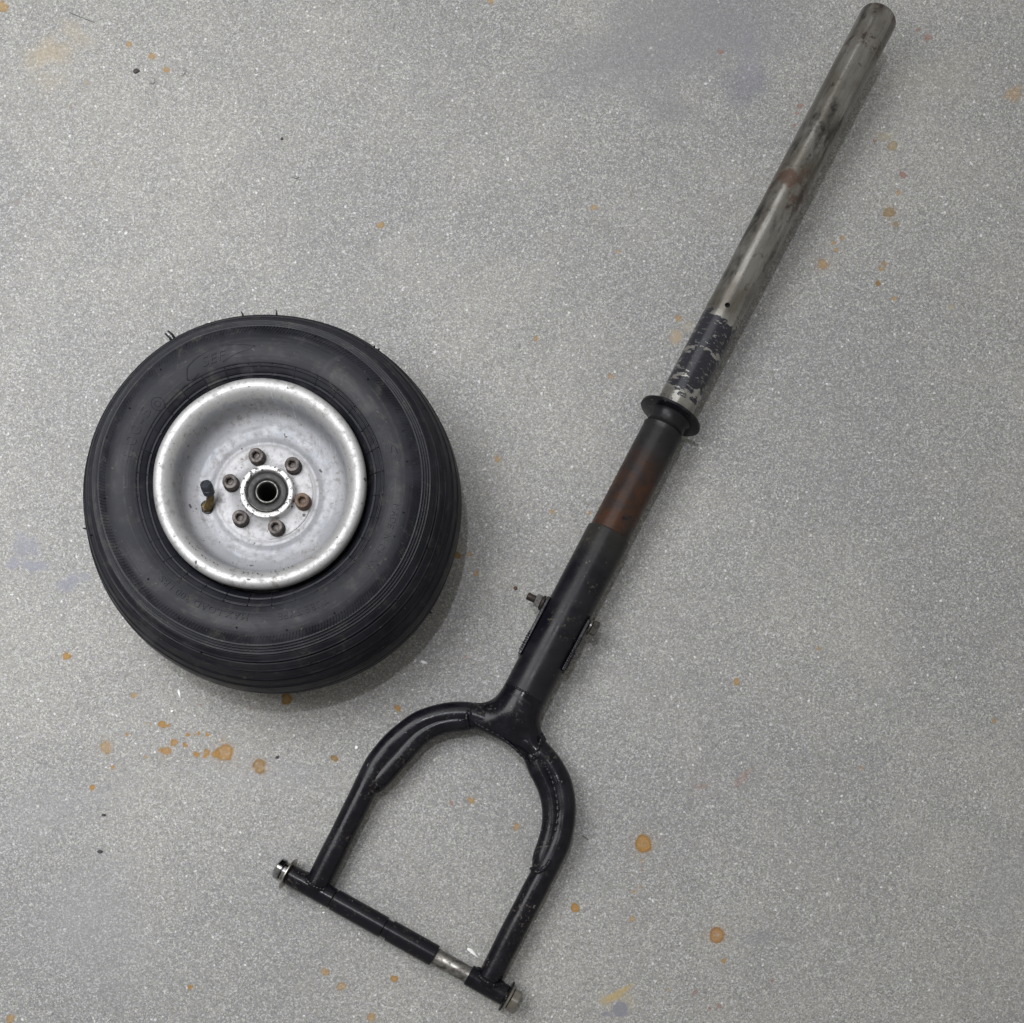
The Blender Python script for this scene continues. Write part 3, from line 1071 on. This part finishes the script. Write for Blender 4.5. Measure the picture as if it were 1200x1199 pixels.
u_top, u_fl = U(22), U(488)
RS = .01555                                  # bare tube
RL = .0167                                   # lower tube
RV = .0183                                   # outer sleeve
# bare tube, hollow, with a drilled hole
us = list(np.linspace(u_fl - .004, u_top - .0012, 60))
pr = [(u, RS) for u in us] + [(u_top - .0004, RS - .0003), (u_top, RS - .0011), (u_top, RS - .0028), (u_top - .001, RS - .0032), (u_fl, RS - .0032)]
steerer = make('steerer_tube', ringsolid(A0, fd, pr, 64), M_STEEL, fork, fo)
hole = K(852.5, 357.5, RS)
hv, hf, hu = tube([hole + fu * .006, hole - fu * .010], .0021, 20)
cut = make('hole_cutter', (hv, hf), M_DARK, fork, fo)
md = steerer.modifiers.new('hole', 'BOOLEAN')
md.object = cut
md.solver = 'EXACT'
bpy.context.view_layer.update()
dg = bpy.context.evaluated_depsgraph_get()
nm = bpy.data.meshes.new_from_object(steerer.evaluated_get(dg))
steerer.modifiers.clear()
steerer.data = nm
nm.materials.clear()
nm.materials.append(M_STEEL)
for pgn in nm.polygons:
    pgn.material_index = 0
nm.set_sharp_from_angle(angle=math.radians(35))
bpy.data.objects.remove(cut)
# added dark plug inside the tube, coloured for the shade behind the hole
make('hole_shade_plug', ringsolid(A0, fd, [(u_fl + .02, .0118), (u_top - .03, .0118), (u_top - .03, .0001)], 32)[:2], M_DARK, fork, fo)

# collar flange
RF = .0262
make('collar_flange', ringsolid(A0, fd, [(u_fl - .0012, RS - .001), (u_fl - .0012, RF - .0008), (u_fl - .0008, RF), (u_fl + .0010, RF), (u_fl + .0014, RF - .0006),
                                         (u_fl + .0014, RS - .001)], 72)[:2], M_BLK, fork, fo, auto=40)
# lower tube: neck and rusty length
u_nk, u_sl = U(505), U(627)
pr = [(u_sl - .03, RL)] + [(u, RL) for u in np.linspace(u_sl, u_nk - .0012, 24)] + [(u_nk - .0006, RL + .0003), (u_nk, RL + .0003), (u_nk + .0005, RL - .0008), (u_nk + .004, RL - .0011),
      (u_fl - .003, RL - .0009), (u_fl - .0012, RL + .0008)]
make('lower_tube', ringsolid(A0, fd, pr, 64), M_LOW, fork, fo)
# outer sleeve down to the arch
u_g0 = U(815)
pr = [(u_sl + .0004, RL - .0005), (u_sl + .0003, RV - .0005), (u_sl - .0003, RV)] + [(u, RV) for u in np.linspace(u_sl - .001, U(824), 40)]
make('outer_sleeve', ringsolid(A0, fd, pr, 64), M_SLV, fork, fo, auto=50)

# arch: one bent tube from axle lug to axle lug
RT = .0099
cl = [(368.5, 1043), (386.8, 1006.7), (410, 960), (433, 913.4), (443, 894), (461, 872), (490, 849), (519.6, 838.5), (550, 837.5), (583, 850), (612, 866.5),
      (631, 881), (645, 897), (654.5, 915), (659.8, 938), (659.3, 962), (653.5, 988), (640.2, 1016.5), (628, 1040), (600, 1094), (569.5, 1154)]
pts = spline([K(*p) for p in cl], 7)


def wobble(i):
    return 1 + .012 * math.sin(i * .35) + .008 * math.sin(i * .9 + 1)


make('fork_arch', tube(pts, [RT * wobble(i) for i in range(len(pts))], 36), M_BLK, fork, fo)

# inner reinforcing tubes hugging both bends
RR = .0086
left = [(443.5, 926), (452, 909.5), (471, 888), (494, 863.5), (518, 851), (543, 847.5), (556, 850)]
right = [(617, 887), (629, 902), (641, 927), (645.5, 952), (643, 977), (634, 1005), (628, 1020)]
for ptsr in (left, right):
    q = spline([K(*p) for p in ptsr], 8)
    for i_, v_ in enumerate(q):
        near = min(pts, key=lambda a_: (a_ - v_).length)
        q[i_] = v_ + (near - v_).normalized() * (.0016 + .0055 * (1 - min(1, min(i_, len(q) - 1 - i_) / 9)) ** 1.4)
    rad = [RR * (0.86 + .14 * min(1, min(i, len(q) - 1 - i) / 3)) for i in range(len(q))]
    make('reinforcing_tube', tube(q, rad, 24), M_BLK, fork, fo)


def bead(name, path, r, parent, mat=None, n=5, lump=.22):
    q = spline(path, n)
    rad = [r * (1 + lump * math.sin(i * 2.1 + random.uniform(-.4, .4))) * random.uniform(.86, 1.12) for i in range(len(q))]
    rad[0] *= .5
    rad[-1] *= .5
    return make(name, tube(q, rad, 10, lump=.06), mat or M_BLK, parent, fo)


# weld runs where the inner tubes lie against the arch
bead('weld_bead', [K(452, 918, .004), K(462, 894, .0068), K(480, 869, .0072), K(503, 854, .0072), K(528, 845, .0074), K(548, 843, .0088)], .0008, fork, n=7)
bead('weld_bead', [K(639, 897, .0080), K(646, 910, .0074), K(652, 932, .0074), K(654, 955, .0074), K(649, 980, .0068), K(636, 1008, .006)], .0018, fork, n=9, lump=.4)
bead('weld_bead', [K(439, 918, .0068), K(444, 921, .0072), K(449, 921, .005), K(451, 918, .002)], .0013, fork)
bead('weld_bead', [K(622, 1017, .001), K(626, 1021, .0065), K(632, 1022, .0085), K(641, 1014, .0102), K(645, 1008, .0098)], .0017, fork)

# saddle gusset between sleeve and arch
NS = 33
end = [(556, 823), (551.5, 830), (550, 838), (556, 847), (569, 854.5), (585, 863), (600, 874.5), (613, 887), (621.5, 896), (629, 889), (636, 878), (640, 868), (638, 862)]
ep = spline([Vector((x, y, 0)) for x, y in end], 12)
elen = [0]
for i in range(1, len(ep)):
    elen.append(elen[-1] + (ep[i] - ep[i - 1]).length)
NT_ = 14
V, F = [], []
for j in range(NS):
    a = math.pi * (j / (NS - 1))            # 0 = left side, pi = right side, over the top
    st = FK(u_g0, -RV * 1.004 * math.cos(a), RV * 1.004 * math.sin(a))
    tt = elen[-1] * j / (NS - 1)
    ex = float(np.interp(tt, elen, [p.x for p in ep]))
    ey = float(np.interp(tt, elen, [p.y for p in ep]))
    side = math.sin(a)
    en = K(ex, ey)
    dd = min((en - q).length for q in pts)
    en = K(ex, ey, math.sqrt(max(0.0, (RT * 1.07) ** 2 - dd * dd)) + .0002)
    dist = (en - st).length
    ct = st - fd * (dist * .70)
    for i in range(NT_ + 1):
        t = i / NT_
        p = st * ((1 - t) ** 2) + ct * (2 * t * (1 - t)) + en * (t * t)
        V.append(tuple(p))
for j in range(NS - 1):
    for i in range(NT_):
        F.append((j * (NT_ + 1) + i, (j + 1) * (NT_ + 1) + i, (j + 1) * (NT_ + 1) + i + 1, j * (NT_ + 1) + i + 1))
n0 = len(V)
for j in range(NS):                          # the same below, so the saddle is closed
    for i in range(NT_ + 1):
        p = Vector(V[j * (NT_ + 1) + i])
        w = (p - A0).dot(fu)
        V.append(tuple(p - fu * (2 * w)))
for j in range(NS - 1):
    for i in range(NT_):
        b = n0
        F.append((b + j * (NT_ + 1) + i, b + j * (NT_ + 1) + i + 1, b + (j + 1) * (NT_ + 1) + i + 1, b + (j + 1) * (NT_ + 1) + i))
gusset = make('saddle_gusset', (V, F), M_BLK, fork, fo)
bead('weld_bead', [K(556, 846.5, .0088), K(569, 854, .0088), K(585, 862.5, .0080), K(600, 874, .0080), K(613, 886.5, .0080), K(621, 895, .0070)], .0011, fork, n=8, lump=.3)
bead('weld_bead', [K(622, 895, .006), K(628.5, 884, .009), K(633, 870, .010), K(636, 860, .007)], .0016, fork, n=7, lump=.35)
bead('weld_bead', [K(549, 832, .0085), K(546.5, 840, .0100), K(548, 848, .0085), K(549, 853, .005)], .0016, fork, n=5, lump=.4)
# step where the sleeve ends on the saddle
bead('weld_bead', [FK(u_g0, -RV * math.cos(t), RV * math.sin(t) - .0003) for t in np.linspace(.5, 1.75, 9)], .0009, fork, n=4, lump=.3)

# tabs on both sides of the sleeve, bolt through them
tl0, tl1 = K(639, 699.5), K(608, 768)
tr0, tr1 = K(695, 731), K(662, 789)


def tab(p0, p1, sgn):
    u0, u1 = (p0 - A0).dot(fd), (p1 - A0).dot(fd)
    s = sgn * (RV + .0002)
    c = FK((u0 + u1) / 2, s, .0005)
    return box(c, fd, fs, fu, abs(u1 - u0) / 2, .0014, .0085, .0007)


ta = make('mounting_tab', tab(tl0, tl1, -1), M_BLK, fork, fo, smooth=False)
tb = make('mounting_tab', tab(tr0, tr1, 1), M_BLK, fork, fo, smooth=False)
uu0, uu1 = (tl0 - A0).dot(fd), (tl1 - A0).dot(fd)
bead('weld_bead', [FK(u, -RV - .0008, .0080) for u in np.linspace(uu1 + .003, uu1 + .020, 6)], .0013, ta, lump=.3)
vu0, vu1 = (tr0 - A0).dot(fd), (tr1 - A0).dot(fd)
bead('weld_bead', [FK(u, RV + .0010, .0085) for u in np.linspace(vu1 + .001, vu1 + .018, 6)], .0015, tb, lump=.45)
bead('weld_bead', [FK(u, RV + .0010, .0085) for u in np.linspace(vu1 + .022, vu1 + .030, 4)], .0013, tb, lump=.45)

pL, pR = K(622, 700, .002), K(700, 738, .002)
bx = (pR - pL).normalized()
sA = RV + .0021                              # outer face of the tabs
um = ((pL + pR) / 2 - A0).dot(fd)
cb = FK(um, 0, .002)
clamp = make('clamp_bolt', ringsolid(cb, bx, [(-sA - .0145, .0001), (-sA - .0145, .0026), (-sA - .0140, .0030)] +
                                     [(-sA - .0140 + .00045 * i, .0030 + (.0003 if i % 2 else -.0002)) for i in range(30)] + [(sA + .001, .0030)], 20)[:2], M_RUST, fork, fo)
clv = make('clamp_nut', ringsolid(cb, bx, [(-sA - .0076, .0001), (-sA - .0076, .0040), (-sA - .0070, .0050, .0054), (-sA - .0026, .0050, .0056), (-sA - .0020, .0046)], 36)[:2], M_CHROME, clamp, fo, auto=30)
make('clamp_washer', ringsolid(cb, bx, [(-sA - .0020, .0001), (-sA - .0020, .0062), (-sA - .0002, .0062), (-sA - .0001, .003)], 36)[:2], M_RUST, clamp, fo, auto=40)
make('bolt_head', ringsolid(cb, bx, [(sA + .0022, .0040), (sA + .0024, .0056, .0063), (sA + .0068, .0056, .0063), (sA + .0076, .0044), (sA + .0076, .0001)], 36)[:2], M_DKZ, clamp, fo, auto=30)
make('bolt_washer', ringsolid(cb, bx, [(sA + .0001, .003), (sA + .0002, .0072), (sA + .0016, .0072), (sA + .0020, .0066), (sA + .0021, .003)], 36)[:2], M_DKZ, clamp, fo, auto=40)

# axle between the legs
aL, aR = K(338, 1024), K(595.6, 1168.4)
av = (aR - aL).normalized()
px2m = (aR - aL).length / 295.3


def AS(s):
    return s * px2m


def turn(name, prof, mat, parent, seg=40, auto=40, phase=0.0):
    return make(name, ringsolid(aL, av, prof, seg, phase=phase)[:2], mat, parent, fo, auto=auto)


RLUG = .00865
axle = turn('axle', [(AS(-6), .0001), (AS(-6), .0058), (AS(-5), .0062), (AS(196), .0066), (AS(196.5), .0068), (AS(246), .0068), (AS(304), .0060), (AS(305), .0001)], M_AXLE, fork)
for (a, b) in ((1.5, 60.5), (242, 291.5)):
    turn('axle_lug', [(AS(a), .0060), (AS(a) + .0001, RLUG - .0005), (AS(a) + .0006, RLUG), (AS(b) - .0006, RLUG), (AS(b) - .0001, RLUG - .0005), (AS(b), .0060)], M_BLK, fork)
for (a, b) in ((62, 129), (136, 197)):
    turn('spacer_sleeve', [(AS(a), .0060), (AS(a) + .0001, RLUG - .0001), (AS(a) + .0004, RLUG + .0003), (AS(b) - .0004, RLUG + .0003), (AS(b) - .0001, RLUG - .0001), (AS(b), .0060)], M_SLV, fork)
turn('collar_ring', [(AS(129), .0060), (AS(129.2), .0077), (AS(136), .0077), (AS(136), .0060)], M_SLV, fork)
# welds at the lugs
for (cx, cy) in ((369, 1042), (570, 1153.5)):
    c = K(cx, cy)
    ring = []
    for t in np.linspace(-.15, math.pi + .15, 13):
        ring.append(c + av * (RT * 1.08 * -math.cos(t)) + fd * (.0068 - .0040 * math.sin(t)) + fu * (.0088 * math.sin(t) ** 1.0))
    bead('weld_bead', ring, .0021, fork, n=4, lump=.3)
# left: big washer, spacer, bright nut
turn('washer', [(AS(-1.2), .0060), (AS(-1.2), .0132), (AS(-.8), .0136), (AS(.4), .0136), (AS(.8), .0132), (AS(.8), .0060)], M_WASH, axle)
turn('small_washer', [(AS(-6.5), .0060), (AS(-6.5), .0076), (AS(-6), .0079), (AS(-1.8), .0079), (AS(-1.3), .0076), (AS(-1.3), .0060)], M_CHROME, axle)
turn('nut', [(AS(-16), .0001), (AS(-16), .0050), (AS(-15.6), .0068), (AS(-13.6), .0086, .0090), (AS(-8.2), .0086, .0094), (AS(-7.2), .0082), (AS(-6.6), .0070), (AS(-6.6), .0050)], M_CHROME, axle,
     48, 30, .26)
# right: dark washer, plain nut
turn('washer', [(AS(292), .0060), (AS(292), .0128), (AS(292.4), .0131), (AS(294), .0131), (AS(294.4), .0128), (AS(294.5), .0060)], M_BLK, axle)
turn('spring_washer', [(AS(294.6), .0060), (AS(294.6), .0112), (AS(297), .0110), (AS(297.6), .0100), (AS(297.6), .0060)], M_ZINC, axle)
turn('nut', [(AS(297.8), .0060), (AS(297.8), .0080), (AS(298.8), .0086, .0094), (AS(307), .0086, .0092), (AS(308.8), .0070), (AS(309), .0050), (AS(309), .0001)], M_ZINC, axle, 48, 30, .1)


# ================================================================== LITTER ON THE FLOOR
def shard(name, px, py, lx, ly, h, rot, mat, label, cat, taper=.25, group=None):
    p = P(px, py)
    s = CAM_H / FOC
    c, sn = math.cos(rot), math.sin(rot)
    n = 9
    V = []
    ring = []
    for k in range(n):
        a = 2 * math.pi * k / n + random.uniform(-.2, .2)
        x, y = math.cos(a) * lx * s, math.sin(a) * ly * s
        y *= taper + (1 - taper) * (0.5 - 0.5 * x / (lx * s))
        x *= random.uniform(.88, 1.08)
        y *= random.uniform(.85, 1.15)
        ring.append((p.x + x * c - y * sn, p.y + x * sn + y * c))
    for z, sc_ in ((.00015, 1.0), (h * .7, 1.0), (h, .7)):
        for (x, y) in ring:
            V.append((p.x + (x - p.x) * sc_, p.y + (y - p.y) * sc_, z * random.uniform(.9, 1.1) if z > .0003 else z))
    F = []
    for i in range(2):
        for k in range(n):
            k2 = (k + 1) % n
            F.append((i * n + k, i * n + k2, (i + 1) * n + k2, (i + 1) * n + k))
    F.append(tuple(range(n - 1, -1, -1)))
    F.append(tuple(2 * n + k for k in range(n)))
    base = Vector((p.x, p.y, 0))
    o = make(name, (V, F), mat, None, tuple(base), smooth=False)
    o.location = base
    o['label'] = label
    o['category'] = cat
    if group:
        o['group'] = group
    return o


G = 'white chips on the floor'
shard('paint_chip', 554.5, 1117, 9.5, 3.4, .0011, -.72, M_WHITE, 'long white sliver lying inside the arch near the axle', 'chip', .12, G)
shard('paint_chip', 210.5, 813.5, 6.0, 2.2, .0010, -1.25, M_WHITE, 'narrow white sliver on the floor just below the tyre', 'chip', .15, G)
shard('paint_chip', 202, 833.5, 1.9, 1.7, .0010, .3, M_WHITE, 'tiny white triangular chip below the sliver under the tyre', 'chip', .4, G)
shard('paint_chip', 497, 776.5, 4.0, 2.4, .0014, -.3, M_WHITE, 'small white lump between the tyre and the sleeve of the fork', 'chip', .5, G)
shard('paint_chip', 418, 876, 2.1, 3.0, .0012, .1, M_WHITE, 'small white flake beside the outer left bend of the fork arch', 'chip', .6, G)
shard('paint_chip', 379.5, 1069.5, 1.7, 1.7, .0011, .1, M_WHITE, 'white speck beside the left lug of the axle', 'chip', .6, G)
G2 = 'dark grit on the floor'
shard('grit', 160, 84, 4.0, 2.9, .0016, .2, M_GRIT, 'largest dark pebble of grit, near the top left corner', 'grit', .7, G2)
shard('grit', 117.5, 998, 3.2, 2.2, .0014, .1, M_GRIT, 'dark oval grain of grit alone on the lower left floor', 'grit', .7, G2)
shard('grit', 325, 887.5, 2.3, 1.9, .0012, .4, M_GRIT, 'dark grain of grit right of the row of rust drops', 'grit', .7, G2)
shard('grit', 122, 955, 2.8, 1.7, .0012, .1, M_GRIT, 'grey brown grain of grit above the lower left oval grain', 'grit', .7, G2)
shard('grit', 330.5, 163, 1.8, 1.8, .0011, .1, M_GRIT, 'small dark grain of grit high above the tyre', 'grit', .7, G2)
shard('rust_crumb', 604, 689.5, 2.3, 2.3, .0018, .5, M_CRUMB, 'small square crumb of rust beside the clamp bolt thread', 'crumb', .9)


def fibre(pxs, label, r=.00019):
    q = spline([P(x, y, .0006) for x, y in pxs], 6)
    base = Vector((q[0].x, q[0].y, 0))
    o = make('fibre', tube(q, r, 6)[:2], M_FIBRE, None, tuple(base))
    o.location = base
    o['label'] = label
    o['category'] = 'fibre'
    o['group'] = 'thin fibres on the floor'


fibre([(81, 14.5), (90, 18), (101, 22.5), (111, 26.5)], 'straight thin dark hair in the top left corner')
fibre([(175, 97), (179, 98.5), (181.5, 95.5), (180.5, 91.5)], 'short curled dark fibre below the pebble near the top left')
fibre([(212, 89), (215.5, 87), (217.5, 83.5), (215, 82.5)], 'small hooked fibre right of the pebble near the top left')
fibre([(682, 979), (686, 981.5), (690, 984.5)], 'tiny dark fibre just right of the right bend of the arch', .0004)
fibre([(342, 207), (346, 209), (350.5, 207.5)], 'faint short fibre on the pale floor high above the tyre')
